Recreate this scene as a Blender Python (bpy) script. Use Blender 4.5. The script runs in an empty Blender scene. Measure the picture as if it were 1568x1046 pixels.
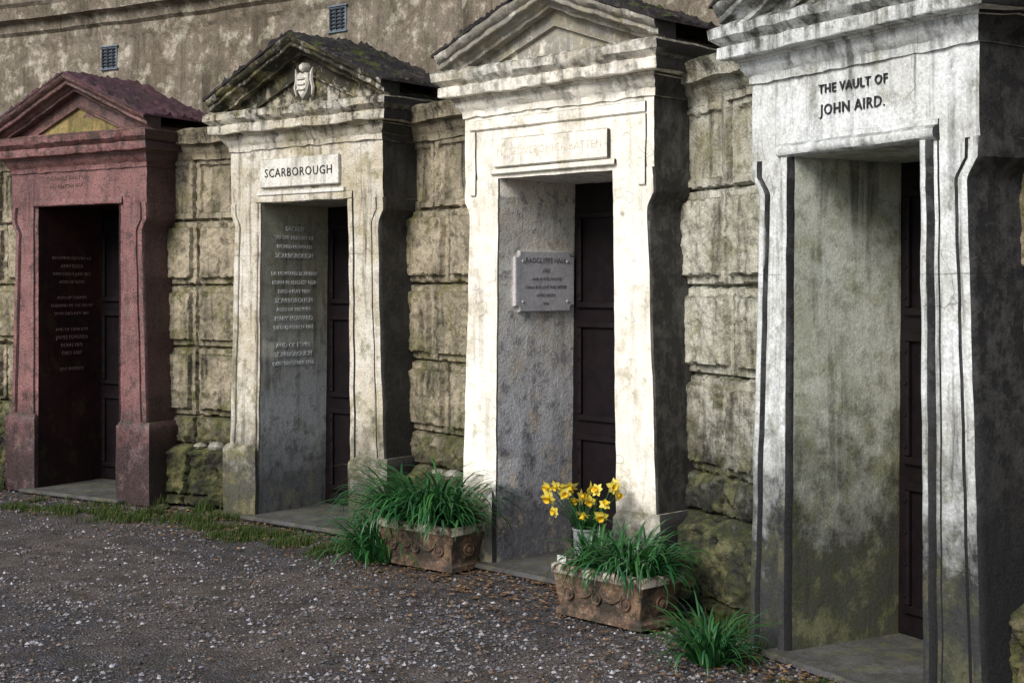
import bpy, bmesh, math, random
from mathutils import Vector, noise, Matrix
random.seed(7)
S=bpy.context.scene
S.view_settings.view_transform='Standard'
S.view_settings.look='None'
S.view_settings.exposure=0
RAD=math.radians

# ------------------------------------------------------------------ helpers
def clamp(v,a=0.,b=1.): return max(a,min(b,v))
def sst(a,b,v):
    t=clamp((v-a)/(b-a)); return t*t*(3-2*t)
class MB:
    def __init__(s): s.v=[]; s.f=[]; s.m=[]
    def face(s,idx,mi=0): s.f.append(tuple(idx)); s.m.append(mi)
    def loft(s,rings,mi=0,closed=True,cap=True,mfun=None):
        n=len(rings[0]); b=len(s.v)
        for r in rings: s.v.extend([tuple(p) for p in r])
        jn=n if closed else n-1
        for i in range(len(rings)-1):
            for j in range(jn):
                k=(j+1)%n
                s.face((b+i*n+j,b+i*n+k,b+(i+1)*n+k,b+(i+1)*n+j), mfun(j) if mfun else mi)
        if cap and closed:
            s.face([b+j for j in range(n)][::-1],mi)
            e=b+(len(rings)-1)*n
            s.face([e+j for j in range(n)],mi)
    def box(s,x0,x1,y0,y1,z0,z1,mi=0,r=0.006,step=0.06):
        pts=rp([(x0,y0),(x1,y0),(x1,y1),(x0,y1)],r)
        cx=(x0+x1)/2; cy=(y0+y1)/2
        def ring(z,ins):
            out=[]
            for (x,y) in pts:
                out.append((x-math.copysign(min(ins,abs(x-cx)),x-cx),y-math.copysign(min(ins,abs(y-cy)),y-cy),z))
            return out
        zs=dens(z0+r,z1-r,step)
        s.loft([ring(z0,r)]+[ring(z,0) for z in zs]+[ring(z1,r)],mi)
def dens(a,b,step):
    n=max(1,int(math.ceil(abs(b-a)/step)))
    return [a+(b-a)*i/n for i in range(n+1)]
def rp(pts,r):
    out=[]; n=len(pts)
    for i in range(n):
        p=Vector(pts[i]); a=Vector(pts[i-1]); c=Vector(pts[(i+1)%n])
        da=a-p; dc=c-p
        ra=min(r,da.length*.4); rc=min(r,dc.length*.4)
        if da.length<1e-6 or dc.length<1e-6: out.append(tuple(p)); continue
        p1=p+da.normalized()*ra; p2=p+dc.normalized()*rc
        m=(p1+p2)/2; m=m+(p-m)*.42
        out+= [tuple(p1),tuple(m),tuple(p2)]
    return out
def wear(mb,amp,sc,seed=0,z0=-9):
    for i,v in enumerate(mb.v):
        q=Vector(v)*sc+Vector((seed*3.1,seed*7.7,seed*1.3))
        d=noise.noise_vector(q)*amp+noise.noise_vector(q*3.3)*amp*.45
        mb.v[i]=(v[0]+d.x,v[1]+d.y,v[2]+(d.z if v[2]>z0 else 0))
def make(name,mb,mats,parent=None,loc=(0,0,0),rotz=0,smooth=True,ang=35,recalc=True):
    me=bpy.data.meshes.new(name); me.from_pydata(mb.v,[],mb.f)
    for m in mats: me.materials.append(m)
    me.polygons.foreach_set('material_index',mb.m)
    if recalc:
        bm=bmesh.new(); bm.from_mesh(me); bmesh.ops.recalc_face_normals(bm,faces=bm.faces); bm.to_mesh(me); bm.free()
    if smooth:
        me.polygons.foreach_set('use_smooth',[True]*len(me.polygons))
        try: me.set_sharp_from_angle(angle=RAD(ang))
        except Exception: pass
    me.update()
    o=bpy.data.objects.new(name,me); S.collection.objects.link(o)
    o.location=loc; o.rotation_euler=(0,0,rotz)
    if parent: o.parent=parent
    return o
def empty(name,loc=(0,0,0),rotz=0):
    e=bpy.data.objects.new(name,None); S.collection.objects.link(e); e.location=loc; e.rotation_euler=(0,0,rotz); e.empty_display_size=.2
    return e
def text(body,loc,rot,size,mat,parent,ext=.003,name='lettering',space=1.0,align='CENTER'):
    c=bpy.data.curves.new(name,'FONT'); c.body=body; c.size=size; c.extrude=ext
    c.align_x=align; c.align_y='CENTER'; c.space_character=space; c.resolution_u=2
    c.materials.append(mat)
    o=bpy.data.objects.new(name,c); S.collection.objects.link(o); o.location=loc; o.rotation_euler=rot; o.parent=parent
    return o

# ------------------------------------------------------------------ materials
class NT:
    def __init__(s,name):
        s.mat=bpy.data.materials.new(name); s.mat.use_nodes=True
        s.t=s.mat.node_tree; s.t.nodes.clear()
        s.out=s.n('ShaderNodeOutputMaterial'); s.b=s.n('ShaderNodeBsdfPrincipled')
        s.l(s.b.outputs[0],s.out.inputs[0])
    def n(s,t): return s.t.nodes.new(t)
    def l(s,a,b): s.t.links.new(a,b)
    def setv(s,inp,v):
        if isinstance(v,bpy.types.NodeSocket): s.l(v,inp)
        else: inp.default_value=v
    def mix(s,f,a,b,mode='MIX'):
        m=s.n('ShaderNodeMixRGB'); m.blend_type=mode
        s.setv(m.inputs[0],f)
        for i,c in ((1,a),(2,b)):
            if isinstance(c,tuple): c=tuple(c)+((1,) if len(c)==3 else ())
            s.setv(m.inputs[i],c)
        return m.outputs[0]
    def math(s,op,a,b=0.,clampit=False):
        m=s.n('ShaderNodeMath'); m.operation=op; m.use_clamp=clampit
        s.setv(m.inputs[0],a); s.setv(m.inputs[1],b); return m.outputs[0]
    def mr(s,v,a,b,c=0.,d=1.):
        m=s.n('ShaderNodeMapRange'); m.clamp=True
        s.setv(m.inputs[0],v); m.inputs[1].default_value=a; m.inputs[2].default_value=b; m.inputs[3].default_value=c; m.inputs[4].default_value=d
        return m.outputs[0]
    def noise(s,vec,scale,detail=6,rough=.6,dist=0.):
        m=s.n('ShaderNodeTexNoise'); s.l(vec,m.inputs['Vector']); m.inputs['Scale'].default_value=scale
        m.inputs['Detail'].default_value=detail; m.inputs['Roughness'].default_value=rough; m.inputs['Distortion'].default_value=dist
        return m.outputs[0]
    def vor(s,vec,scale,feat='F1',out=0):
        m=s.n('ShaderNodeTexVoronoi'); m.feature=feat; s.l(vec,m.inputs['Vector']); m.inputs['Scale'].default_value=scale
        return m.outputs[out]
    def mapping(s,vec,loc=(0,0,0),sc=(1,1,1)):
        m=s.n('ShaderNodeMapping'); s.l(vec,m.inputs[0]); m.inputs['Location'].default_value=loc; m.inputs['Scale'].default_value=sc
        return m.outputs[0]
    def bump(s,h,strength=.5,dist=.01,prev=None):
        m=s.n('ShaderNodeBump'); m.inputs['Strength'].default_value=strength; m.inputs['Distance'].default_value=dist
        s.l(h,m.inputs['Height'])
        if prev is not None: s.l(prev,m.inputs['Normal'])
        return m.outputs[0]

MOSS=(.080,.092,.028)
def stone(name,c1,c2,grime,lichen=(.2,.2,.05),lic=.25,side=.6,base=.7,baseh=1.1,streak=.5,top=.3,bump=.5,bd=.010,seed=0,rough=.88,crack=.35,spots=.5,spotc=None,spec=.2,fine=.25,ledge=.6,low=None,stsc=(9,9,.8),joint=0,jper=.72,moss=0.,mossh=1.2):
    t=NT(name); tc=t.n('ShaderNodeTexCoord'); ob=tc.outputs['Object']
    v=t.mapping(ob,(seed*3.7,seed*1.9,seed*5.3))
    sep=t.n('ShaderNodeSeparateXYZ'); t.l(ob,sep.inputs[0]); z=sep.outputs[2]
    sn=t.n('ShaderNodeSeparateXYZ'); t.l(tc.outputs['Normal'],sn.inputs[0])
    big=t.noise(v,2.4,5,.68,.3)
    mid=t.noise(v,11,6,.74)
    fin=t.noise(v,85,2,.7)
    col=t.mix(t.mr(big,.40,.60),c1,c2)
    if low: col=t.mix(t.mr(t.math('ADD',z,t.math('MULTIPLY',big,.8)),1.2,1.9,1,0),col,low)
    sc=spotc or tuple(x*.55 for x in c2)
    col=t.mix(t.math('MULTIPLY',t.mr(mid,.52,.62),spots),col,sc)
    sv=t.mapping(v,(0,0,0),stsc)
    st=t.noise(sv,1.5,5,.68,.4)
    col=t.mix(t.math('MULTIPLY',t.math('MULTIPLY',t.mr(st,.50,.64),t.mr(big,.38,.58,.35,1)),streak),col,grime)
    if base>0:
        zb=t.mr(z,0,baseh,1,0)
        bf=t.mr(t.math('ADD',t.math('MULTIPLY',zb,.75),t.math('MULTIPLY',t.math('ADD',big,mid),.42)),.60,.92)
        col=t.mix(t.math('MULTIPLY',bf,base),col,grime)
    if top>0:
        zt=t.mr(z,2.45,2.95)
        tf=t.mr(t.math('ADD',t.math('MULTIPLY',zt,.30),t.math('ADD',t.math('MULTIPLY',mid,.7),t.math('MULTIPLY',st,.3))),.60,.76)
        col=t.mix(t.math('MULTIPLY',tf,top),col,tuple(a*.75+b*.25 for a,b in zip(grime,(.10,.09,.04))))
    if ledge>0:
        uf=t.math('MULTIPLY',t.mr(sn.outputs[2],.25,.7),t.mr(mid,.40,.55,.4,1.))
        col=t.mix(t.math('MULTIPLY',uf,ledge),col,tuple(a*.5+b*.5 for a,b in zip(grime,(.07,.085,.025))))
    if lic>0:
        ln=t.noise(t.mapping(v,(5,2,9)),5.5,5,.72)
        col=t.mix(t.math('MULTIPLY',t.mr(ln,.53,.64),lic),col,lichen)
        if moss>0:
            mf_=t.math('MULTIPLY',t.mr(t.math('ADD',ln,t.mr(z,0,mossh,.10,-.05)),.50,.60),t.mr(mid,.42,.56,.25,1))
            col=t.mix(t.math('MULTIPLY',mf_,moss),col,MOSS)
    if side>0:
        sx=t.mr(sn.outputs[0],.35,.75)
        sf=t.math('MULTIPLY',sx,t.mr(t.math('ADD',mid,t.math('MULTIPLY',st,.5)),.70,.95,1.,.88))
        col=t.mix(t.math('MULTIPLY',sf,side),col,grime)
    h=t.math('ADD',t.math('MULTIPLY',mid,1.),t.math('MULTIPLY',fin,.30))
    if crack>0:
        wv=t.n('ShaderNodeVectorMath'); wv.operation='ADD'; t.l(v,wv.inputs[0])
        nn=t.n('ShaderNodeTexNoise'); nn.inputs['Scale'].default_value=4; nn.inputs['Detail'].default_value=2; t.l(v,nn.inputs['Vector'])
        ms=t.n('ShaderNodeVectorMath'); ms.operation='SCALE'; t.l(nn.outputs[1],ms.inputs[0]); ms.inputs['Scale'].default_value=.6
        t.l(ms.outputs[0],wv.inputs[1])
        ve=t.vor(wv.outputs[0],2.0,'DISTANCE_TO_EDGE')
        ck=t.math('MULTIPLY',t.mr(ve,.0,.008,1,0),t.mr(big,.48,.6))
        col=t.mix(t.math('MULTIPLY',ck,crack),col,tuple(x*.5 for x in grime))
    if joint>0:
        fr_=t.math('FRACT',t.math('ADD',t.math('DIVIDE',z,jper),t.math('MULTIPLY',big,.02)))
        jd=t.math('ABSOLUTE',t.math('SUBTRACT',fr_,.5))
        jf=t.math('MULTIPLY',t.mr(jd,.001,.004,1,0),t.mr(mid,.40,.58,.0,1))
        col=t.mix(t.math('MULTIPLY',jf,joint),col,tuple(x*.6 for x in grime))
    fm=t.mr(fin,.3,.7,1-fine,1+fine*.6)
    cm=t.n('ShaderNodeCombineXYZ')
    for i in range(3): t.l(fm,cm.inputs[i])
    m=t.n('ShaderNodeMixRGB'); m.blend_type='MULTIPLY'; m.inputs[0].default_value=1; t.l(col,m.inputs[1]); t.l(cm.outputs[0],m.inputs[2]); col=m.outputs[0]
    t.l(col,t.b.inputs['Base Color'])
    t.b.inputs['Roughness'].default_value=rough
    t.b.inputs['Specular IOR Level'].default_value=spec
    t.l(t.bump(h,min(1,bump*1.3),bd),t.b.inputs['Normal'])
    return t.mat

def simple(name,c,rough=.6,var=.3,scale=20,bump=.2,spec=.3,metal=0):
    t=NT(name); tc=t.n('ShaderNodeTexCoord'); v=tc.outputs['Object']
    a=t.noise(v,scale,4,.65)
    col=t.mix(t.mr(a,.35,.65),tuple(x*(1-var) for x in c),tuple(min(1,x*(1+var)) for x in c))
    t.l(col,t.b.inputs['Base Color']); t.b.inputs['Roughness'].default_value=rough
    t.b.inputs['Specular IOR Level'].default_value=spec; t.b.inputs['Metallic'].default_value=metal
    t.l(t.bump(a,bump,.004),t.b.inputs['Normal'])
    return t.mat
def island(name,cols,rough=.5,spec=.3,trans=0.):
    t=NT(name); g=t.n('ShaderNodeNewGeometry')
    r=t.n('ShaderNodeValToRGB'); r.color_ramp.interpolation='LINEAR'
    el=r.color_ramp.elements
    while len(el)<len(cols): el.new(.5)
    for i,c in enumerate(cols):
        el[i].position=i/(len(cols)-1); el[i].color=tuple(c)+(1,)
    t.l(g.outputs['Random Per Island'],r.inputs[0])
    t.l(r.outputs[0],t.b.inputs['Base Color']); t.b.inputs['Roughness'].default_value=rough
    t.b.inputs['Specular IOR Level'].default_value=spec
    if trans>0:
        tr=t.n('ShaderNodeBsdfTranslucent'); t.l(r.outputs[0],tr.inputs[0])
        mx=t.n('ShaderNodeMixShader'); mx.inputs[0].default_value=trans
        t.l(t.b.outputs[0],mx.inputs[1]); t.l(tr.outputs[0],mx.inputs[2]); t.l(mx.outputs[0],t.out.inputs[0])
    return t.mat

GR=(.026,.025,.025)
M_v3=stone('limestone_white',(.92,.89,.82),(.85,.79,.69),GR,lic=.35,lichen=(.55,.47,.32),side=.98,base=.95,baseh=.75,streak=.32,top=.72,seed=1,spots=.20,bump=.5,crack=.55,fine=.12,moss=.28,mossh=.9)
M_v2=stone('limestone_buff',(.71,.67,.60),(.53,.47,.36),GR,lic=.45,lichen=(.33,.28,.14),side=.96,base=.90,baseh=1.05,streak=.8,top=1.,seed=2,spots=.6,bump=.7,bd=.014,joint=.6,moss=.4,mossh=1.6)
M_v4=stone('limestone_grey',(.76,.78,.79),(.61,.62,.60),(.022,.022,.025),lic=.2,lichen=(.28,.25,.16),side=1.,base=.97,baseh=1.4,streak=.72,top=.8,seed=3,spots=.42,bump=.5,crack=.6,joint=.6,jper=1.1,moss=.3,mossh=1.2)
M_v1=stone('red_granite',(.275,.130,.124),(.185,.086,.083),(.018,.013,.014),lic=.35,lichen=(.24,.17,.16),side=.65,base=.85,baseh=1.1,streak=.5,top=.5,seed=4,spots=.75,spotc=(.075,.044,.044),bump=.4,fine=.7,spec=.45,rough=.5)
M_v1t=stone('ochre_tympanum',(.36,.27,.12),(.22,.17,.07),(.05,.04,.02),seed=5,lic=.5,lichen=(.2,.22,.05))
M_blk=stone('sandstone_blocks',(.42,.36,.265),(.21,.182,.130),(.017,.016,.014),lic=.45,lichen=(.27,.225,.11),side=.2,base=.95,baseh=1.15,streak=.9,top=.85,seed=6,spots=.9,bump=1.,bd=.022,moss=.6,mossh=1.8)
M_blk4=stone('pale_sandstone_blocks',(.58,.565,.49),(.35,.33,.255),(.020,.020,.018),lic=.4,lichen=(.33,.30,.17),side=.2,base=.97,baseh=1.55,streak=.8,top=.8,seed=16,spots=.75,bump=1.,bd=.022,moss=.45,mossh=1.5)
M_ren=stone('weathered_render',(.70,.605,.51),(.46,.37,.30),(.055,.045,.036),lic=.5,lichen=(.80,.72,.63),side=0,base=0,streak=1.,top=.75,seed=7,spots=.7,spotc=(.17,.135,.105),bump=.8,bd=.012,crack=.4,stsc=(3.4,3.4,.5),moss=.35,mossh=6)
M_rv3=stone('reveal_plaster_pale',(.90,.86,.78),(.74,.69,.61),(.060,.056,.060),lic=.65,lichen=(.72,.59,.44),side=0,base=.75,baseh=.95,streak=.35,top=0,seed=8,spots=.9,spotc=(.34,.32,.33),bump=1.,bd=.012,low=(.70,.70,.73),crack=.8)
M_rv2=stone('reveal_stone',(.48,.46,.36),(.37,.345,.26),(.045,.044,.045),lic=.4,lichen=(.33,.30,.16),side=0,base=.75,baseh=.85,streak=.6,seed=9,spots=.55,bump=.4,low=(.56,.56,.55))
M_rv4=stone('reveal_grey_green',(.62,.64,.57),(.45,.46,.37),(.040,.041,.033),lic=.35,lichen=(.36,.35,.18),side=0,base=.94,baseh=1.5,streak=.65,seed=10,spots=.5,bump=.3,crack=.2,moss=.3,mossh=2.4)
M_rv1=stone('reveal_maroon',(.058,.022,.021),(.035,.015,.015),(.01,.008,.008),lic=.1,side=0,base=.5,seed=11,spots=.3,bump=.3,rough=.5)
M_roof=stone('mossy_slate_roof',(.022,.020,.023),(.04,.034,.034),(.012,.011,.012),lic=1.,lichen=(.065,.088,.014),side=0,base=0,streak=.2,top=0,seed=12,spots=.6,spotc=(.12,.105,.095),bump=1,bd=.025,ledge=0)
M_roof1=stone('red_roof',(.105,.052,.064),(.07,.04,.05),(.02,.014,.014),lic=.4,lichen=(.045,.05,.02),side=0,base=0,streak=.2,top=0,seed=13,bump=.7,bd=.015,ledge=0)
M_tab=stone('tablet_stone',(.78,.76,.71),(.64,.61,.55),(.10,.095,.09),lic=.2,side=.3,base=0,streak=.5,top=0,seed=14,spots=.5,bump=.2,crack=.1)
M_slab=stone('threshold_stone',(.13,.125,.13),(.08,.075,.08),(.03,.03,.03),lic=.2,base=0,side=0,seed=15,bump=.6,ledge=.4,top=0)
M_plq=stone('plaque_marble',(.60,.58,.60),(.52,.50,.52),(.18,.18,.18),lic=.1,side=0,base=0,streak=.3,top=0,seed=17,spots=.3,bump=.15,crack=0)
M_ink=simple('lead_lettering',(.03,.032,.036),.5)
M_inkl=simple('faded_lettering',(.76,.76,.75),.7,.3,60)
M_inkm=simple('worn_lettering',(.62,.56,.47),.8,.35,60)
M_ink1=simple('weathered_gilt_lettering',(.20,.13,.115),.9,.5,60,.2,.1)
M_inkp=simple('plaque_lettering',(.17,.16,.17),.8)
M_iron=simple('door_paint',(.0065,.0038,.0050),.55,.4,12,.3,.25)
M_vent=simple('vent_iron',(.03,.035,.045),.6)
M_vfr=simple('vent_frame',(.13,.16,.20),.7)
M_soil=simple('potting_soil',(.025,.018,.012),1,.4,40,1)
M_chip=stone('pale_rubble_stone',(.50,.48,.43),(.30,.28,.24),GR,base=0,side=0,streak=0,top=0,seed=19)

t=NT('weathered_terracotta'); tc=t.n('ShaderNodeTexCoord'); v=tc.outputs['Object']
a=t.noise(v,9,6,.7); b=t.noise(v,45,4,.7); c=t.noise(t.mapping(v,(3,3,3)),6,6,.7)
col=t.mix(t.mr(a,.40,.58),(.22,.135,.080),(.090,.055,.040)); col=t.mix(t.mr(b,.55,.68,0,.8),col,(.36,.30,.22))
col=t.mix(t.mr(c,.47,.58,0,.9),col,(.026,.024,.018))
t.l(col,t.b.inputs['Base Color']); t.b.inputs['Roughness'].default_value=.9; t.l(t.bump(b,.9,.008),t.b.inputs['Normal']); M_terra=t.mat
t=NT('weathered_rim'); tc=t.n('ShaderNodeTexCoord'); v=tc.outputs['Object']
a=t.noise(v,14,6,.7); col=t.mix(t.mr(a,.43,.56),(.50,.44,.37),(.10,.07,.05)); t.l(col,t.b.inputs['Base Color']); t.b.inputs['Roughness'].default_value=.95; t.l(t.bump(a,.8,.008),t.b.inputs['Normal']); M_rim=t.mat

t=NT('gravel_path'); tc=t.n('ShaderNodeTexCoord'); v=tc.outputs['Object']
big=t.noise(v,.8,5,.6,.6); med=t.noise(v,5,6,.74); fin=t.noise(v,120,2,.7)
vc=t.n('ShaderNodeTexVoronoi'); vc.inputs['Scale'].default_value=80; t.l(v,vc.inputs['Vector'])
sepc=t.n('ShaderNodeSeparateXYZ'); t.l(vc.outputs[1],sepc.inputs[0])
col=t.mix(t.mr(big,.43,.57),(.044,.042,.050),(.125,.099,.080))
col=t.mix(t.mr(med,.45,.59,0,.88),col,(.024,.020,.018))
peb=t.math('MULTIPLY',t.mr(sepc.outputs[0],.60,.95,0,.8),t.mr(med,.40,.60,1.,.2))
col=t.mix(peb,col,(.22,.215,.235))
col=t.mix(t.mr(sepc.outputs[1],.70,.90,0,.75),col,(.115,.076,.050))
mo=t.noise(t.mapping(v,(4,7,1)),2.2,5,.7)
col=t.mix(t.mr(mo,.58,.68,0,.55),col,(.036,.040,.017))
col=t.mix(t.mr(fin,.3,.7,.5,0),col,(.015,.014,.014))
t.l(col,t.b.inputs['Base Color']); t.b.inputs['Roughness'].default_value=.8
vd=t.mr(vc.outputs[0],0.,.6,1.,0.)
hh=t.math('ADD',vd,t.math('MULTIPLY',fin,.5))
t.l(t.bump(hh,.95,.012),t.b.inputs['Normal']); M_gnd=t.mat
M_peb=island('pebbles',[(.03,.03,.034),(.08,.075,.08),(.14,.13,.135),(.08,.06,.045),(.26,.26,.29),(.11,.10,.12),(.16,.11,.075),(.46,.46,.50)],.75)
M_leaf=island('daffodil_leaves',[(.012,.055,.018),(.03,.13,.032),(.018,.08,.028),(.055,.19,.04),(.03,.12,.06)],.33,.5,.25)
M_grass=island('grass_blades',[(.025,.055,.012),(.06,.11,.018),(.04,.08,.016),(.085,.095,.03),(.08,.065,.035)],.7,.2,.2)
M_dead=island('dead_leaves',[(.10,.05,.025),(.2,.12,.06),(.06,.035,.02),(.3,.2,.12)],.8,.2)
M_pet=island('yellow_petals',[(.80,.66,.08),(.84,.74,.15),(.78,.69,.20)],.5,.3,.3)
M_cor=island('golden_corona',[(.80,.50,.02),(.82,.58,.03)],.5,.3,.25)
M_terr=simple('terrace_grass',(.05,.07,.025),.9,.5,3,.6)
M_zinc=simple('zinc_vase_metal',(.2,.21,.22),.5,.3,15,.1,.5)
M_wht=simple('label_white',(.6,.6,.58),.7,.1)

# ------------------------------------------------------------------ vault builder
def vault(P,th,W,hw,zt,mats,D=.62,frame='plain',zap=3.20,zc=2.55,plinth=.44,name='stone_mausoleum',roof=None,batter=.03,tymp=None,seed=0,amp=.0035,scroll=.045,edge=1.):
    e=empty(name,(P[0],P[1],0),-RAD(th))
    mb=MB(); H=W/2
    def xo(z):
        r=H-scroll*(1-sst(1.98,2.07,z))
        if z<1.98: r+=(1.98-z)/1.98*.075
        if 2.06<z<2.16: r+=.008
        return r
    def xi(z): return hw+batter*(zt-z)/zt
    Db=D+.16
    zs=sorted(set([0.]+dens(0,1.9,.06)+dens(1.9,min(2.14,zt),.02)+[zt]))
    for s in (-1,1):
        rings=[]
        for z in zs:
            a=xi(z); b=xo(z)
            pts=[(a,Db),(a,Db*.66),(a,Db*.33),(a,.008)]
            if frame=='roll':
                pts+=[(a+.002,-.012),(a+.010,-.028),(a+.026,-.036),(a+.044,-.034),(a+.056,-.022),(a+.060,-.006),(a+.078,-.006),(a+.082,.0)]
            elif frame=='bead':
                pts+=[(a+.006,0.),(a+.022,-.002),(a+.030,-.010),(a+.040,-.012),(a+.050,-.010),(a+.056,.001),(a+.066,.003),(a+.08,0)]
            elif frame=='step':
                pts+=[(a+.006,.02),(a+.045,.02),(a+.05,.016),(a+.052,.004),(a+.058,.0),(a+.07,.0),(a+.08,.0),(a+.09,0)]
            else:
                pts+=[(a+.006,0.),(a+.02,0),(a+.03,0.),(a+.04,0),(a+.05,0),(a+.056,0),(a+.066,0.),(a+.08,0)]
            m=(a+.09+b-.075)/2; k=edge
            pts+=[(m,0),(b-.075,0),(b-.070,.012*k),(b-.058,.014*k),(b-.054,.004*k),(b-.045,-.006*k),(b-.025,-.010*k),(b-.010,-.004*k),(b-.001,.010),(b,.03),
                  (b,.08),(b,.13),(b,.18),(b,.23),(b,.30),(b,.42),(b,Db)]
            rings.append([(s*x,y,z) for x,y in pts])
        mb.loft(rings,0,True,True,mfun=lambda j:1 if j<3 else 0)
        if plinth:
            a0=xi(.2); b0=xo(.2)
            zz=dens(0,plinth-.04,.05)
            def pr(z,o):
                pp=rp([(a0+.004-o,-.028-o),(b0+.028+o,-.028-o),(b0+.028+o,.33),(a0+.004-o,.33)],.008)
                return [(s*x,y,z) for x,y in pp]
            mb.loft([pr(z,0) for z in zz]+[pr(plinth-.015,-.012),pr(plinth,-.026)],0)
    def lint(x): 
        pts=[]
        for zq in dens(zt,2.74,.06): pts.append((x,0. if zq>zt+.001 else .005,zq))
        pts+=[(x,Db,2.74),(x,Db,zt),(x,Db*.5,zt)]
        return pts
    nl=len(lint(0))
    mb.loft([lint(x) for x in dens(-H,H,.05)],0,mfun=lambda j:1 if j>=nl-3 else 0)
    fr=[(.008,0),(-.012,.002),(-.028,.010),(-.036,.026),(-.034,.044),(-.022,.056),(-.008,.060),(-.008,.078),(.006,.082)] if frame=='roll' else [(.004,.002),(-.01,.006),(-.012,.018),(-.010,.040),(-.008,.05),(.006,.056)]
    if frame in('roll','bead','step'):
        ex=.082 if frame=='roll' else .05
        mb.loft([[(x,y,zt+h) for y,h in fr] for x in dens(-hw-ex,hw+ex,.05)],0,True,True)
    if frame=='plain':
        mb.box(-H+.05,H-.05,-.014,.02,2.47,2.53,0)
        mb.box(-H+.05,-H+.10,-.012,.02,2.10,2.468,0)
        mb.box(H-.10,H-.05,-.012,.02,2.10,2.468,0)
    prof=[(-.03,zc-.05),(.012,zc-.05),(.014,zc-.015),(.022,zc-.006),(.040,zc+.020),(.044,zc+.048),(.056,zc+.05),(.058,zc+.062),(.108,zc+.066),(.112,zc+.072),(.112,zc+.122),(.096,zc+.126),(.112,zc+.138),(.136,zc+.160),(.142,zc+.2),(.12,zc+.215),(-.03,zc+.222)]
    path=[]
    for y in dens(.62,0,.07): path.append((-H,y,-1,0 if y>.001 else -1))
    for x in dens(-H,H,.04)[1:-1]: path.append((x,0,0,-1))
    for y in dens(0,.62,.07): path.append((H,y,1,0 if y>.001 else -1))
    mc=MB(); mc.loft([[(x+o*dx,y+o*dy,z) for o,z in prof] for x,y,dx,dy in path],0)
    zb=zc+.205; Wp=H+.115
    rv=.125
    za=zap-rv-.03
    def hz(x): return zb-.02+(za-zb+.02)*(1-abs(x)/Wp)
    rk=[(-.03,0),(.03,0),(.034,.022),(.05,.03),(.062,.05),(.098,.056),(.103,.064),(.103,.092),(.118,.10),(.135,.125),(.138,.15),(.10,.158),(-.03,.158)]
    xs=dens(-Wp,0,.03)+dens(0,Wp,.03)[1:]
    mc.loft([[(x,-o,hz(x)+h*rv/.158) for o,h in rk] for x in xs],0)
    wear(mc,amp*1.8,11,seed+31)
    b=len(mb.v); mb.v+=mc.v; mb.f+=[tuple(i+b for i in f) for f in mc.f]; mb.m+=mc.m
    ti=2 if tymp else 0
    hh=lambda x:max(zb-.01,hz(x)+.03)
    tri=[(x,hh(x)) for x in dens(-Wp+.06,Wp-.06,.08)]
    body=[(-Wp+.06,zb-.06)]+tri+[(Wp-.06,zb-.06)]
    mb.loft([[(x,y,z) for x,z in body] for y in (.035,.3,.62)],0,mfun=None)
    wi=Wp*.56; hi=(za-zb)*.56
    def trif(k,y,zo=0.): return [(-wi*k,y,zb+.03+zo),(wi*k,y,zb+.03+zo),(0,y,zb+.03+zo+hi*k)]
    A=trif(1.14,.037,-.016); B=trif(1.12,.008,-.013); C=trif(1.0,.008); Dd=trif(.97,.036,.004)
    b=len(mb.v)
    for r in (A,B,C,Dd): mb.v.extend(r)
    for i in range(3):
        for j in range(3):
            k=(j+1)%3; mb.face((b+i*3+j,b+i*3+k,b+i*3+3+k,b+i*3+3+j),0)
    b=len(mb.v); mb.v.extend(trif(.975,.033,.003)); mb.face((b,b+1,b+2),ti)
    wear(mb,amp,5,seed+1,.03)
    make('facade',mb,mats+([tymp] if tymp else []),e)
    mr=MB()
    for sgn in(-1,1):
        rings=[]
        for x in dens(0,Wp+.02,.02):
            z0=hz(x)+rv-.004
            ys=dens(-.142,.66,.025)
            top=[]
            for y in ys:
                q=Vector((sgn*x*11,y*11,seed*4.))
                top.append((sgn*x,y,z0+.016+.014*noise.noise(q)+.048*max(0,noise.noise(q*2.2)-.05)+.016*noise.noise(q*6)))
            rings.append([(sgn*x,ys[0],z0)]+top+[(sgn*x,ys[-1],z0)])
        mr.loft(rings,0,True,True)
    make('roof',mr,[roof or M_roof],e,ang=60)
    ms=MB(); ms.box(-hw-.1,hw+.1,-.10,D+.05,0.002,.035,0,.01); wear(ms,.003,6,seed); make('threshold_slab',ms,[M_slab],e)
    md=MB(); md.box(-hw-.06,hw+.06,D,D+.06,.04,zt+.01,0,.004)
    for i in range(2):
        cx=(-hw/2,hw/2)[i]; w=hw/2
        for (z0,z1) in ((.14,.72),(.80,1.38),(1.46,2.02)):
            for (a,b,c,d) in ((cx-w+.03,cx+w-.03,z0,z0+.035),(cx-w+.03,cx+w-.03,z1-.035,z1),(cx-w+.03,cx-w+.065,z0+.037,z1-.037),(cx+w-.065,cx+w-.03,z0+.037,z1-.037)):
                md.box(a,b,D-.022,D+.002,c,d,0,.004,.5)
            for k in range(4):
                zz=z0+.08+k*(z1-z0-.16)/3
                for xx in (cx-w+.0475,cx+w-.0475): md.box(xx-.008,xx+.008,D-.03,D-.02,zz-.008,zz+.008,0,.003,.5)
    md.box(-.012,.012,D-.03,D,.05,zt,0,.004)
    md.box(.05,.075,D-.05,D-.024,1.05,1.2,0,.005)
    make('panelled_door',md,[M_iron],e)
    return e,xi
FR=(RAD(90),0,0); RV=(RAD(90),0,RAD(90))
V={}
V[0]=dict(P=(-5.32,11.73),th=22,W=1.46)
V[1]=dict(P=(-3.271,10.69),th=33,W=1.50)
V[2]=dict(P=(-1.379,9.397),th=39,W=1.46)
V[3]=dict(P=(.2223,7.678),th=46,W=1.42)
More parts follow.
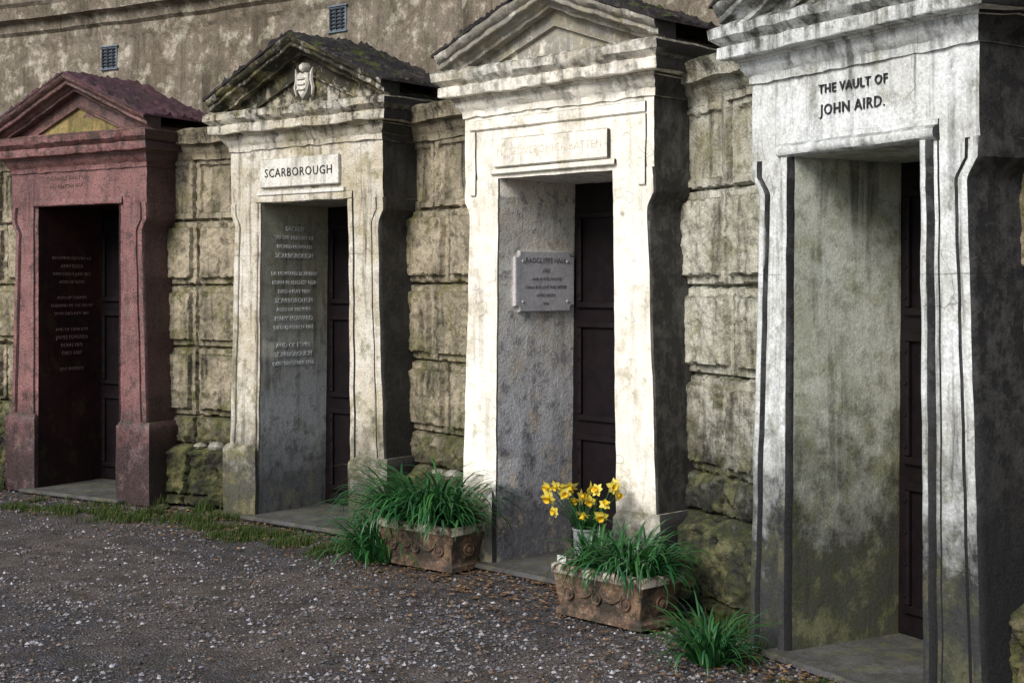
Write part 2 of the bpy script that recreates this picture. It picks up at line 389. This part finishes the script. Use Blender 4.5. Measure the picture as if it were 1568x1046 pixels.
V[4]=dict(P=(1.3817,5.734),th=61,W=1.30)
V[5]=dict(P=(2.09,3.54),th=77,W=1.4)
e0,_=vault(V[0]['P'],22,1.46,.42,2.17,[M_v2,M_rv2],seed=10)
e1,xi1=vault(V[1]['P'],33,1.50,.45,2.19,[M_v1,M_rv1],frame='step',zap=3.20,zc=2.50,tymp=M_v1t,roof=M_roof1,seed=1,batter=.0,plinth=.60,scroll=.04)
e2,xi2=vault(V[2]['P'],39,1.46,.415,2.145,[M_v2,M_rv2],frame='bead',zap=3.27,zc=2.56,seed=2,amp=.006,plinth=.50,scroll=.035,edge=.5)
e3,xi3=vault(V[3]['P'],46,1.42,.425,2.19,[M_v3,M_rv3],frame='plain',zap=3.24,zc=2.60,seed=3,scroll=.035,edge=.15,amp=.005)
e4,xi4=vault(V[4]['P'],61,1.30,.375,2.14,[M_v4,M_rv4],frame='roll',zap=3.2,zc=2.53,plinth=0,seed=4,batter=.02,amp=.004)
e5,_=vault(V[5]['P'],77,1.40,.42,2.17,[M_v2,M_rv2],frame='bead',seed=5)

# tablets and lettering
m=MB(); m.box(-.40,.36,-.03,.0,2.245,2.44,0,.006); m.box(-.44,.40,-.022,.0,2.195,2.225,0,.005); wear(m,.003,7,1); make('name_tablet',m,[M_tab],e2)
text('SCARBOROUGH',(-.02,-.031,2.34),FR,.082,M_ink,e2,.002,space=1.12)
m=MB(); m.box(-.44,.42,-.032,.0,2.25,2.41,0,.008); m.box(-.48,.46,-.02,0,2.215,2.248,0,.005); wear(m,.004,7,2); make('name_tablet',m,[M_v3],e3)
text('MABEL VERONICA BATTEN',(-.01,-.0325,2.33),FR,.060,M_inkm,e3,.0015,space=1.1)
text('THE VAULT OF',(-.01,-.004,2.405),FR,.054,M_ink,e4,.004,space=1.12)
text('JOHN AIRD.',(-.01,-.004,2.318),FR,.064,M_ink,e4,.004,space=1.12)
text('THE FAMILY VAULT OF',(-.12,-.003,2.40),FR,.045,M_ink1,e1,.002)
text('MRS  DUNCAN  HAY',(-.12,-.003,2.34),FR,.04,M_ink1,e1,.002)
def inscr(e,xi,lines,z0,dz,y,size,mat,off):
    for i,l in enumerate(lines):
        if l:
            z=z0-dz*i; text(l,(-xi(z)+off,y,z),RV,size*(1.12 if len(l)<13 else .92),mat,e,.0012)
inscr(e2,xi2,['SACRED','TO THE MEMORY OF','RICARD HOWARD','SCARBOROUGH','','DR HOWARD SCARBRO','BORN 19 AUGUST 1828','DIED 4 MAY 1897','SCARBOROUGH','ALSO OF HIS WIFE','MARY HOWARD','DIED 12 MARCH 1901','','AND OF ETHEL','SCARBOROUGH','OBIIT DECEMBER 1956'],1.98,.062,.30,.042,M_inkl,.006)
inscr(e1,xi1,['IN LOVING MEMORY OF','ANN ELIZA','WHO DIED 9 JUNE 1872','AGED 58 YEARS','','ALSO OF THOMAS','HUSBAND OF THE ABOVE','WHO DIED MAY 1889','','AND OF THEIR SON','JAMES EDWARD','BORN 1845','DIED 1903','','REST IN PEACE'],1.80,.062,.33,.038,M_ink1,.003)
m=MB(); y0,y1,z0,z1=.115,.60,1.44,1.79; c=.035
out=[(y0+c,z0),(y1-c,z0),(y1-c,z0+c*.6),(y1-c*.6,z0+c),(y1,z0+c),(y1,z1-c),(y1-c*.6,z1-c),(y1-c,z1-c*.6),(y1-c,z1),(y0+c,z1),(y0+c,z1-c*.6),(y0+c*.6,z1-c),(y0,z1-c),(y0,z0+c),(y0+c*.6,z0+c),(y0+c,z0+c*.6)]
xb=-xi3(1.6)
m.loft([[(xb-.02,y,z) for y,z in out],[(xb+.018,y,z) for y,z in out],[(xb+.022,(y-.36)*.975+.36,(z-1.615)*.965+1.615) for y,z in out]],0)
for yy in (y0+.06,y1-.06):
    for zz in (z0+.06,z1-.06): m.box(xb+.018,xb+.028,yy-.008,yy+.008,zz-.008,zz+.008,0,.003)
make('memorial_plaque',m,[M_plq],e3,smooth=False)
for i,(l,s) in enumerate((('RADCLYFFE HALL',.042),('1943',.03),('... AND IF GOD CHOOSE',.024),('I SHALL BUT LOVE THEE BETTER',.024),('AFTER DEATH',.024),('UNA',.024))):
    text(l,(xb+.0225,.36,1.735-.047*i-(.012 if i else 0)),RV,s,M_inkp,e3,.0015)
m=MB()
sh=[(-.055,.17),(-.03,.185),(0,.175),(.03,.185),(.055,.17),(.06,.10),(.045,.05),(0,.0),(-.045,.05),(-.06,.10)]
zs=2.815
m.loft([[(x,.035,zs+z) for x,z in sh],[(x*.95,-.008,zs+.005+z*.95) for x,z in sh],[(x*.7,-.02,zs+.025+z*.72) for x,z in sh]],0)
for i in range(3): m.box(-.035,.035,-.032,-.012,zs+.06+.035*i,zs+.075+.035*i,0,.004)
m.loft([[( .03*math.cos(a)*k,y,zs+.215+.03*math.sin(a)*k) for a in [j*math.pi/4 for j in range(8)]] for y,k in ((.035,1.1),(-.01,1.),(-.025,.6))],0)
for s in(-1,1):
    m.loft([[(s*(.075+.012*math.cos(a)*k+.01*math.sin(q*2)),.01+.016*math.sin(a)*k,zs+.03+q*.05) for a in [j*math.pi/3 for j in range(6)]] for q,k in ((0,.5),(1,1),(2,1.1),(3,.9),(3.6,.4))],0)
wear(m,.003,14,3); make('heraldic_shield',m,[M_tab],e2)
m=MB(); rings=[]
for i in range(25):
    a=i/24*2*math.pi; rr=.10
    rings.append([((rr+.025*math.cos(b)*(1+.25*math.sin(i*3)))*math.cos(a),.02+.03*math.sin(b),2.88+(rr+.025*math.cos(b))*math.sin(a)*.8) for b in [j*math.pi/3 for j in range(6)]])
m.loft(rings,0,True,False); wear(m,.006,20,2); make('carved_wreath',m,[M_v4],e4)

# ------------------------------------------------------------------ walls between vaults
def corner(k,s,d=.28):
    v=V[k]; th=RAD(v['th']); u=Vector((math.cos(th),-math.sin(th))); b=Vector((math.sin(th),math.cos(th)))
    return Vector(v['P'])+u*(s*v['W']/2)+b*d
def wallseg(A,B,mat,seed,fr):
    d=(B-A); L=d.length; ang=math.atan2(d.y,d.x); ext=.04
    rnd=random.Random(seed)
    cs=[0,.06,.44,.65,1.125,1.6,2.075,2.52]
    cs=[c+(rnd.uniform(-.015,.015) if 0<i<7 else 0) for i,c in enumerate(cs)]
    cuts=[]
    for i in range(len(cs)-1):
        f=fr[i%2]+rnd.uniform(-.06,.06)
        cuts.append([-.3,L*f,L+.3])
    offs=[[rnd.uniform(-.016,.016) for _ in range(3)] for _ in cs]
    nx=int((L+2*ext)/.009); nz=int(2.52/.009)
    mb=MB()
    for j in range(nz+1):
        z=2.52*j/nz
        ci=max(i for i in range(len(cs)) if cs[i]<=z+1e-9); ci=min(ci,len(cs)-2)
        for i in range(nx+1):
            x=-ext+(L+2*ext)*i/nx
            cu=cuts[ci]; bi=0
            while bi<len(cu)-2 and x>cu[bi+1]: bi+=1
            de=min(z-cs[ci],cs[ci+1]-z,x-cu[bi],cu[bi+1]-x)
            q=Vector((x*7+seed,z*7,seed*3.3))
            n=noise.fractal(q,.8,2.,4)
            n2=noise.fractal(q*3,.7,2.,3)
            de2=de+.006*n2-.02*max(0,n-.2)
            h=-.050+.050*sst(.000,.011,de2)
            if 3<=ci<=5: h+=.034*sst(.048,.057,de2)+.008*n*sst(.05,.07,de)+.009*n2
            elif ci==6: h+=-.018*sst(.05,.057,de2)+.003*n2
            elif ci==2: h+=.03+.040*n+.012*n2+.02*sst(.0,.06,de)-.06*max(0,n-.1)
            else: h+=.125+.04*n+.014*n2 -.10*sst(.38,.44,z+.03*n)
            h+=offs[ci][bi]
            mb.v.append((x,-h,z))
    for j in range(nz):
        for i in range(nx):
            a=j*(nx+1)+i; mb.face((a,a+1,a+nx+2,a+nx+1))
    zc=2.555
    prof=[(-.6,zc-.05),(.012,zc-.05),(.014,zc-.015),(.022,zc-.005),(.045,zc+.025),(.05,zc+.052),(.06,zc+.056),(.095,zc+.064),(.10,zc+.105),(.11,zc+.12),(.125,zc+.155),(.10,zc+.17),(0,zc+.18),(-.2,zc+.19),(-.6,zc+.2)]
    mc=MB(); mc.loft([[(x,-o,z) for o,z in prof] for x in dens(-ext,L+ext,.03)],0); wear(mc,.010,8,seed)
    b=len(mb.v); mb.v+=mc.v; mb.f+=[tuple(i+b for i in f) for f in mc.f]; mb.m+=[0]*len(mc.f)
    return make('stone_block_wall',mb,[mat],None,(A.x,A.y,0),ang,ang=40,recalc=False)
FRC={0:(.5,.6),1:(.22,.30),2:(.30,.45),3:(.40,.33),4:(.5,.6)}
for k in range(5):
    wallseg(corner(k,1),corner(k+1,-1),M_blk4 if k==3 else M_blk,21+k,FRC[k])

# retaining wall with cornice
def cr(p,s):
    n=len(p)-1; s=max(0,min(n-1e-6,s)); i=int(s); t=s-i
    P=[p[max(0,min(n,i+k))] for k in(-1,0,1,2)]
    return .5*((2*P[1])+(P[2]-P[0])*t+(2*P[0]-5*P[1]+4*P[2]-P[3])*t*t+(-P[0]+3*P[1]-3*P[2]+P[3])*t**3)
base=[]
for k in range(6):
    v=V[k]; th=RAD(v['th']); base.append(Vector(v['P'])+Vector((math.sin(th),math.cos(th)))*.60)
base=[base[0]+Vector((-4.2,1.2)),base[0]+Vector((-2.1,.75))]+base+[base[-1]+Vector((.15,-2.3)),base[-1]+Vector((-.2,-4.5))]
N=260; pth=[]
for i in range(N+1):
    s=(len(base)-1)*i/N; p=cr(base,s); d=(cr(base,s+.02)-cr(base,s-.02)).normalized(); pth.append((p,Vector((d.y,-d.x))))
rings=[]
zz=dens(2.3,3.56,.06)
prof=[(0,z) for z in zz]+[(.02,3.59),(.02,3.65),(.05,3.675),(.06,3.74),(.07,3.75),(.13,3.765),(.135,3.86),(.16,3.89),(.165,3.97),(.12,3.99),(-.5,4.02),(-.5,2.3)]
mw=MB()
for p,n in pth: rings.append([(p.x+n.x*o,p.y+n.y*o,z) for o,z in prof])
mw.loft(rings,0); wear(mw,.010,4,5)
rw=make('retaining_wall',mw,[M_ren])
def vent(px,py_z,par):
    best=min(pth,key=lambda q:abs((q[0].x/q[0].y)*2178-px)); p,n=best
    m=MB(); w=.085
    m.box(-w,w,-.012,.03,-w,w,0,.004)
    for i in range(6): m.box(-w+.012,w-.012,-.024,-.010,-w+.018+i*.026,-w+.03+i*.026,1,.002)
    for i in range(3): m.box(-w+.02+i*.055,-w+.03+i*.055,-.028,-.012,-w+.01,w-.01,1,.002)
    m.box(-w-.012,w+.012,-.02,.0,w,w+.012,0,.002); m.box(-w-.012,w+.012,-.02,.0,-w-.012,-w,0,.002)
    return make('air_vent',m,[M_vfr,M_vent],par,(p.x,p.y,py_z),math.atan2(n.x,-n.y))
vent(-619,3.40,rw); vent(-269,3.47,rw)
mt=MB(); rings=[]
for p,n in pth:
    rings.append([(p.x-n.x*o,p.y-n.y*o,3.96+.03*noise.noise(Vector((p.x*2,p.y*2,o)))) for o in (.3,1.5,4,9,20)])
mt.loft(rings,0,False,False); make('terrace_ground',mt,[M_terr],recalc=False)

# ------------------------------------------------------------------ ground
def axis(a,b,step,far):
    c=dens(a,b,step); l=[];x=a;st=step
    while x>-far: st*=1.6; x-=st; l.append(x)
    l=l[::-1]; r=[];x=b;st=step
    while x<far: st*=1.6; x+=st; r.append(x)
    return l+c+r
xs=axis(-6,4,.06,300); ys=axis(2,13,.06,300)
def gz(x,y): return .022*noise.noise(Vector((x*.8,y*.8,3)))+.010*noise.noise(Vector((x*4,y*4,8)))
mg=MB()
for y in ys:
    for x in xs: mg.v.append((x,y,gz(x,y)-.012))
nx=len(xs)
for j in range(len(ys)-1):
    for i in range(nx-1):
        a=j*nx+i; mg.face((a,a+1,a+nx+1,a+nx))
make('ground',mg,[M_gnd],recalc=False)
mp=MB()
cnt=0
while cnt<25000:
    y=4.6+7.4*random.random()**1.3; x=random.uniform(-.40*y,.30*y)
    if y>10.9+(-3.0-x)*.7: continue
    s=random.choice([.003,.004,.004,.005,.006,.006,.007,.009,.012,.015]) * random.uniform(.8,1.2)
    if noise.noise(Vector((x*1.2,y*1.2,0)))*.8+noise.noise(Vector((x*4,y*4,7)))*.7+random.random()*.6<.17: continue
    cnt+=1
    z=gz(x,y)-.012+s*.25; a=random.random()*6.28; ca,sa=math.cos(a)*s,math.sin(a)*s; b=len(mp.v)
    e=random.uniform(.6,1); hh=s*random.uniform(.45,.8)
    mp.v+=[(x+ca,y+sa,z),(x-sa*e,y+ca*e,z+hh*.1),(x-ca,y-sa,z),(x+sa*e,y-ca*e,z-hh*.1),(x+sa*.2,y-ca*.2,z+hh),(x,y,z-hh)]
    for q in ((0,1,4),(1,2,4),(2,3,4),(3,0,4),(1,0,5),(2,1,5),(3,2,5),(0,3,5)): mp.face([b+i for i in q])
make('gravel',mp,[M_peb],smooth=False,recalc=False)

ml=MB()
def flake(x,y,s):
    z=gz(x,y)+.002; b=len(ml.v); a=random.random()*6.28
    c1,s1=math.cos(a),math.sin(a); k=random.uniform(.35,.6); cu=random.uniform(.1,.6)*s
    for (u,w,h) in ((-1,0,cu),(-.2,k,0.003),(1,0,cu*.7),(-.2,-k,0.002),(0,0,.0)):
        ml.v.append((x+(u*c1-w*s1)*s,y+(u*s1+w*c1)*s,z+h))
    for q in ((0,4,1),(1,4,2),(2,4,3),(3,4,0)): ml.face([b+i for i in q])
for i in range(2600):
    k=random.choice([1,2,2,3,3,3,3,4,4]); v=V[k]; th=RAD(v['th']); s=random.uniform(-1.2,1.2); d=-.05-abs(random.gauss(0,.38))
    if abs(s)>.75: d+=.15
    p=Vector(v['P'])+Vector((math.cos(th),-math.sin(th)))*s+Vector((math.sin(th),math.cos(th)))*d
    flake(p.x,p.y,random.uniform(.008,.028))
for i in range(700): 
    y=random.uniform(5.4,10); flake(random.uniform(-.38*y,.25*y),y,random.uniform(.006,.020))
make('fallen_leaves',ml,[M_dead],smooth=False,recalc=False)

mgz=MB()
def blade(mb,x,y,h,lean,wd,z=None):
    a=random.random()*6.28; dx,dy=math.cos(a),math.sin(a); z=gz(x,y)-.012 if z is None else z
    b=len(mb.v); px,py=-dy*wd,dx*wd
    mb.v+=[(x-px,y-py,z),(x+px,y+py,z),(x+dx*lean*.4-px*.7,y+dy*lean*.4-py*.7,z+h*.6),(x+dx*lean*.4+px*.7,y+dy*lean*.4+py*.7,z+h*.6),(x+dx*lean,y+dy*lean,z+h)]
    mb.face((b,b+1,b+3,b+2)); mb.face((b+2,b+3,b+4))
def strip(A,B,w,n,h):
    A=Vector(A);B=Vector(B); d=B-A; nrm=Vector((-d.y,d.x)).normalized()
    c=0
    while c<n:
        t=random.random(); off=random.gauss(0,w); p=A+d*t+nrm*off
        if noise.noise(Vector((p.x*4,p.y*4,4)))<.30*random.random()-.12: c+=.25; continue
        blade(mgz,p.x,p.y,h*random.uniform(.4,1.3),random.uniform(.01,.04),.0025); c+=1
strip((-3.6,10.45),(-2.45,9.70),.14,5200,.040)
strip((-2.5,9.95),(-1.95,9.55),.13,2600,.060)
strip((-2.1,9.35),(-1.0,8.60),.11,4800,.045)
strip((-1.2,8.75),(-.8,8.45),.12,1200,.05)
strip((.95,6.75),(1.2,6.0),.07,900,.05)
strip((-4.6,11.15),(-4.0,10.95),.12,900,.12)
strip((1.0,6.1),(1.35,5.5),.09,900,.03)
for k in (1,2,3):
    A=corner(k,1,.08); B=corner(k+1,-1,.08); strip(tuple(A),tuple(B),.04,600,.09)
make('grass',mgz,[M_grass],smooth=False,recalc=False)

# ------------------------------------------------------------------ leafy plants
def ribbon(mb,base,az,L,up,wd,droop,segs=7,mi=0):
    p=Vector(base); el=up; b0=len(mb.v); st=L/segs
    for i in range(segs+1):
        t=i/segs
        w=wd*(1-.15*abs(t-.4))*(1 if t<.72 else (1-t)/.28+.03)
        d=Vector((math.cos(az)*math.cos(el),math.sin(az)*math.cos(el),math.sin(el)))
        sd=Vector((-math.sin(az),math.cos(az),0))
        nn=d.cross(sd)
        mb.v+=[tuple(p-sd*w),tuple(p+nn*w*.35),tuple(p+sd*w)]
        p=p+d*st; el-=droop/segs*(0.4+1.5*t); az=az+random.uniform(-.06,.06)
        if p.z<.012: p.z=.012; el=max(el,0)
    for i in range(segs):
        a=b0+i*3
        mb.face((a,a+1,a+4,a+3),mi); mb.face((a+1,a+2,a+5,a+4),mi)
def clump(name,cx,cy,z,rx,ry,rot,n,Lr,wd,mat,bias=None,parent=None,upr=(.5,1.45),dr=(1.,2.4)):
    mb=MB()
    for i in range(n):
        a=random.random()*6.28; r=math.sqrt(random.random())
        lx,ly=rx*r*math.cos(a),ry*r*math.sin(a)
        x=cx+lx*math.cos(rot)-ly*math.sin(rot); y=cy+lx*math.sin(rot)+ly*math.cos(rot)
        az=a+rot+random.gauss(0,.7)
        if bias and random.random()<bias[1]: az=bias[0]+random.gauss(0,.7)
        up=upr[1]-(upr[1]-upr[0])*r*random.random()
        ribbon(mb,(x,y,z),az,random.uniform(*Lr),up,wd*random.uniform(.7,1.2),random.uniform(*dr))
    return make(name,mb,[mat],parent,recalc=False,ang=80)

def planter(C,ang,L,Wd,H):
    e=empty('terracotta_planter',(C[0],C[1],0),ang)
    mb=MB()
    def rect(l,w,z,r=.006): return [(x,y,z) for x,y in rp([(-l/2,-w/2),(l/2,-w/2),(l/2,w/2),(-l/2,w/2)],r)]
    k=.90
    prof=[(k*.96,0),(k*1.02,.004),(k*1.02,.030),(k*.97,.038),(k*.955,.05)]
    R=[rect(L*a,Wd*a,z) for a,z in prof]
    for z in dens(.05,H-.05,.03): 
        q=(z-.05)/(H-.1); a=k*.955+(.965-k*.955)*q; R.append(rect(L*a,Wd*a,z))
    R+= [rect(L*.985,Wd*.985,H-.045),rect(L*1.0,Wd*1.0,H-.04),rect(L*1.0,Wd*1.0,H-.006),rect(L*.99,Wd*.99,H)]
    nR=len(R)
    mb.loft(R[:nR-3],0,True,False)
    mb.loft(R[nR-4:],1,True,False)
    i1=[rect(L*.99,Wd*.99,H),rect(L-.05,Wd-.05,H),rect(L-.055,Wd-.055,H-.05)]
    mb.loft(i1,1,True,False)
    def disc(cx,cz,rad,face,ins):
        rr=[]
        for q,(rad2,o) in enumerate(((rad,.0),(rad*.97,.010),(rad*.78,.010),(rad*.72,.003),(rad*.5,.003),(rad*.42,.010),(rad*.1,.013))):
            ring=[]
            for j in range(14):
                a=j/14*6.283; u=cx+rad2*math.cos(a); zz=cz+rad2*math.sin(a)*.95
                if face=='f': ring.append((u,-ins-o,zz))
                else: ring.append((ins+o,u,zz))
            rr.append(ring)
        mb.loft(rr,0)
    def swag(x0,x1,z0,sag,ins):
        rr=[]
        for i in range(9):
            t=i/8; x=x0+(x1-x0)*t; z=z0-sag*4*t*(1-t)
            rr.append([(x,-ins-.006+.008*math.cos(a)*(.6+.4*math.sin(math.pi*t)),z+.009*math.sin(a)) for a in [j*1.2566 for j in range(5)]])
        mb.loft(rr,0)
    hz=H*.47; insf=Wd/2*.925; inss=L/2*.925
    for cx in (-L*.30,0,L*.30): disc(cx,hz,.034,'f',insf)
    for a_,b_ in ((-.26,-.04),(.04,.26)): swag(L*a_,L*b_,hz+.03,.035,insf)
    disc(0,hz,.042,'s',inss)
    wear(mb,.005,12,int(C[0]*10)); 
    make('planter_body',mb,[M_terra,M_rim],e)
    ms=MB(); 
    nx_,ny_=14,8
    for j in range(ny_+1):
        for i in range(nx_+1):
            x=(-.5+i/nx_)*(L-.05); y=(-.5+j/ny_)*(Wd-.05); ms.v.append((x,y,H-.035+.015*noise.noise(Vector((x*20,y*20,1)))))
    for j in range(ny_):
        for i in range(nx_): a=j*(nx_+1)+i; ms.face((a,a+1,a+nx_+2,a+nx_+1))
    make('soil',ms,[M_soil],e,recalc=False)
    return e
a1=RAD(-40)
def pcen(corner,ang,L,Wd):
    u=Vector((math.cos(ang),math.sin(ang))); w=Vector((-math.sin(ang),math.cos(ang)))
    return Vector(corner)-u*L/2+w*Wd/2
L1,W1,H1=.60,.29,.25
c1=pcen((-.32,7.83),a1,L1,W1); planter(c1,a1,L1,W1,H1)
a2=RAD(-46); L2,W2,H2=.60,.30,.245
c2=pcen((.603,6.50),a2,L2,W2); planter(c2,a2,L2,W2,H2)
clump('daffodil_foliage',c1.x-.04,c1.y+.02,H1-.05,.27,.12,a1,560,(.28,.60),.0070,M_leaf,bias=(RAD(200),.3),dr=(1.4,3.4))
ex=c1+Vector((-.33,.10)); clump('daffodil_foliage',ex.x,ex.y,.0,.12,.12,0,150,(.26,.50),.0070,M_leaf,bias=(RAD(200),.4),dr=(1.2,2.8))
u2=Vector((math.cos(a2),math.sin(a2))); w2=Vector((-math.sin(a2),math.cos(a2)))
cr2=c2+u2*.08; clump('daffodil_foliage',cr2.x,cr2.y,H2-.05,.19,.10,a2,400,(.20,.40),.0062,M_leaf,bias=(RAD(10),.2),dr=(1.5,3.6))
cl2=c2-u2*.14; clump('daffodil_foliage',cl2.x,cl2.y,H2-.05,.07,.07,a2,36,(.16,.30),.009,M_leaf,upr=(.9,1.5),dr=(.3,1.4))
clump('daffodil_foliage',.835,6.02,.0,.08,.08,0,190,(.17,.35),.006,M_leaf,dr=(.8,2.8))

# zinc flower vase standing on the ground behind the end of the planter, with cut daffodils
vp=c2-u2*.345+w2*.155
vh=.37
mv=MB(); mv.loft([[(vp.x+r*math.cos(j/18*6.283),vp.y+r*math.sin(j/18*6.283),z) for j in range(18)] for r,z in ((.050,0),(.052,.01),(.050,.02),(.056,.15),(.062,.27),(.068,vh-.012),(.073,vh-.006),(.073,vh),(.066,vh+.001),(.060,vh-.04))],0,True,False)
make('flower_vase',mv,[M_zinc])
mf=MB()
def flower(p,dirv,s):
    d=dirv.normalized(); a=d.orthogonal().normalized(); b=d.cross(a)
    ph=random.random()*6
    for k in range(6):
        an=ph+k*math.pi/3+random.uniform(-.12,.12); rd=a*math.cos(an)+b*math.sin(an); sd=d.cross(rd); bi=len(mf.v); off=.003 if k%2 else 0
        pr=[(0,.12),(.35,.34),(.7,.32),(1.05,.02)]; cv=random.uniform(-.3,.3)
        for (r,w) in pr:
            c=p+rd*s*r+d*(s*cv*r*r+off)
            mf.v+=[tuple(c-sd*s*w+d*s*.07),tuple(c),tuple(c+sd*s*w+d*s*.07)]
        for i in range(3):
            q=bi+i*3; mf.face((q,q+1,q+4,q+3),0); mf.face((q+1,q+2,q+5,q+4),0)
    rr=[]
    for (h,r) in ((0,.16),(.25,.24),(.5,.30),(.72,.44)):
        rr.append([tuple(p+d*s*h+(a*math.cos(j/12*6.283)+b*math.sin(j/12*6.283))*s*r*(1+(.14*(j%2) if h>.6 else 0))) for j in range(12)])
    mf.loft(rr,1,True,False)
def stem(p0,p1,mi=2):
    m1=(p0*.4+p1*.6)+Vector((random.uniform(-.02,.02),random.uniform(-.02,.02),.04)); rr=[]
    for i in range(7):
        t=i/6; c=p0*(1-t)**2+m1*2*t*(1-t)+p1*t*t
        rr.append([(c.x+.0035*math.cos(j*1.57),c.y+.0035*math.sin(j*1.57),c.z) for j in range(4)])
    mf.loft(rr,mi)
targets=[(-.19,.51,-.03),(-.15,.555,.0),(-.11,.53,-.06),(-.06,.50,-.02),(-.16,.48,-.08),(-.08,.575,.03),(-.03,.535,-.06),(.02,.51,-.03),(.055,.54,-.04),(.09,.50,-.04),(.13,.555,-.02),(.15,.59,.02),(.07,.46,-.07),(-.12,.585,.03),(.02,.57,.02),(-.19,.545,.03),(.16,.51,.0),(-.02,.47,-.08)]
for (dx,z,dy) in targets:
    p=Vector((vp.x+dx,vp.y+dy,z+.0+random.uniform(-.02,.03))); dr=Vector((dx*3+random.uniform(-1.1,1.1),-1+random.uniform(-.3,.9),random.uniform(-.7,.4)))
    stem(Vector((vp.x+dx*.15,vp.y+dy*.15,vh-.05)),p-dr.normalized()*.01); flower(p,dr,random.uniform(.030,.044))
for i in range(34):
    ribbon(mf,(vp.x+random.uniform(-.03,.03),vp.y+random.uniform(-.03,.03),vh-.04),random.random()*6.28,random.uniform(.14,.22),random.uniform(.9,1.4),.006,random.uniform(.3,1.8),mi=2)
make('daffodil_bouquet',mf,[M_pet,M_cor,M_leaf],recalc=False,ang=80)
ml2=MB(); lp=c2-u2*.27-w2*(.10)
ml2.box(-.03,.03,-.002,.002,H2-.02,H2+.03,0,.001); ml2.box(-.004,.004,-.002,.002,H2-.09,H2-.02,0,.001)
make('plant_label',ml2,[M_wht],None,(lp.x,lp.y,0),a2)

def rocks(name,items,mat):
    mrb=MB()
    for (x,y,z,s) in items:
        R=[]
        for zi,(zz,rr) in enumerate(((0,.8),(.4,1),(.75,.8),(1,.35))):
            R.append([(x+s*rr*math.cos(j/7*6.283+zi*.2)*random.uniform(.7,1.2),y+s*rr*math.sin(j/7*6.283+zi*.2)*random.uniform(.7,1.2),z+zz*s*.8-.01) for j in range(7)])
        mrb.loft(R,0)
    make(name,mrb,[mat],smooth=False)
it=[]
for k in (1,2,3):
    A=corner(k,1,.05); B=corner(k+1,-1,.05)
    for i in range(12):
        p=A.lerp(B,random.random())+Vector((random.uniform(-.08,.02),random.uniform(-.12,.0))); it.append((p.x,p.y,0,random.uniform(.015,.05)))
rocks('stone_rubble',it,M_blk)
it=[]
for k in (1,2):
    A=corner(k,1,.24); B=corner(k+1,-1,.24)
    for f,s in ((.35,.05),(.55,.07),(.68,.035)):
        p=A.lerp(B,f); it.append((p.x,p.y,.42,s))
rocks('broken_stone',it,M_chip)

# ------------------------------------------------------------------ light, world, camera
el=36; sdir=Vector((-.62,-.78,0)).normalized()
az=math.atan2(sdir.x,sdir.y)
w=bpy.data.worlds.new('World'); S.world=w; w.use_nodes=True; nt=w.node_tree
bg=nt.nodes['Background']; sk=nt.nodes.new('ShaderNodeTexSky'); sk.sky_type='NISHITA'; sk.sun_disc=False
sk.sun_elevation=RAD(el); sk.sun_rotation=az%(2*math.pi)
nt.links.new(sk.outputs[0],bg.inputs[0]); bg.inputs[1].default_value=.13
sl=bpy.data.lights.new('sun','SUN'); sl.energy=4.0; sl.angle=RAD(28); sl.color=(1,.95,.87)
so=bpy.data.objects.new('sun',sl); S.collection.objects.link(so)
ds=Vector((sdir.x*math.cos(RAD(el)),sdir.y*math.cos(RAD(el)),math.sin(RAD(el))))
so.rotation_euler=ds.to_track_quat('Z','Y').to_euler(); so.location=ds*20
cam=bpy.data.cameras.new('camera'); cam.lens=50; cam.sensor_width=36; cam.clip_end=1000; cam.shift_y=-88/1568
co=bpy.data.objects.new('camera',cam); S.collection.objects.link(co); co.location=(0,0,1.6); co.rotation_euler=(RAD(90),0,0)
S.camera=co
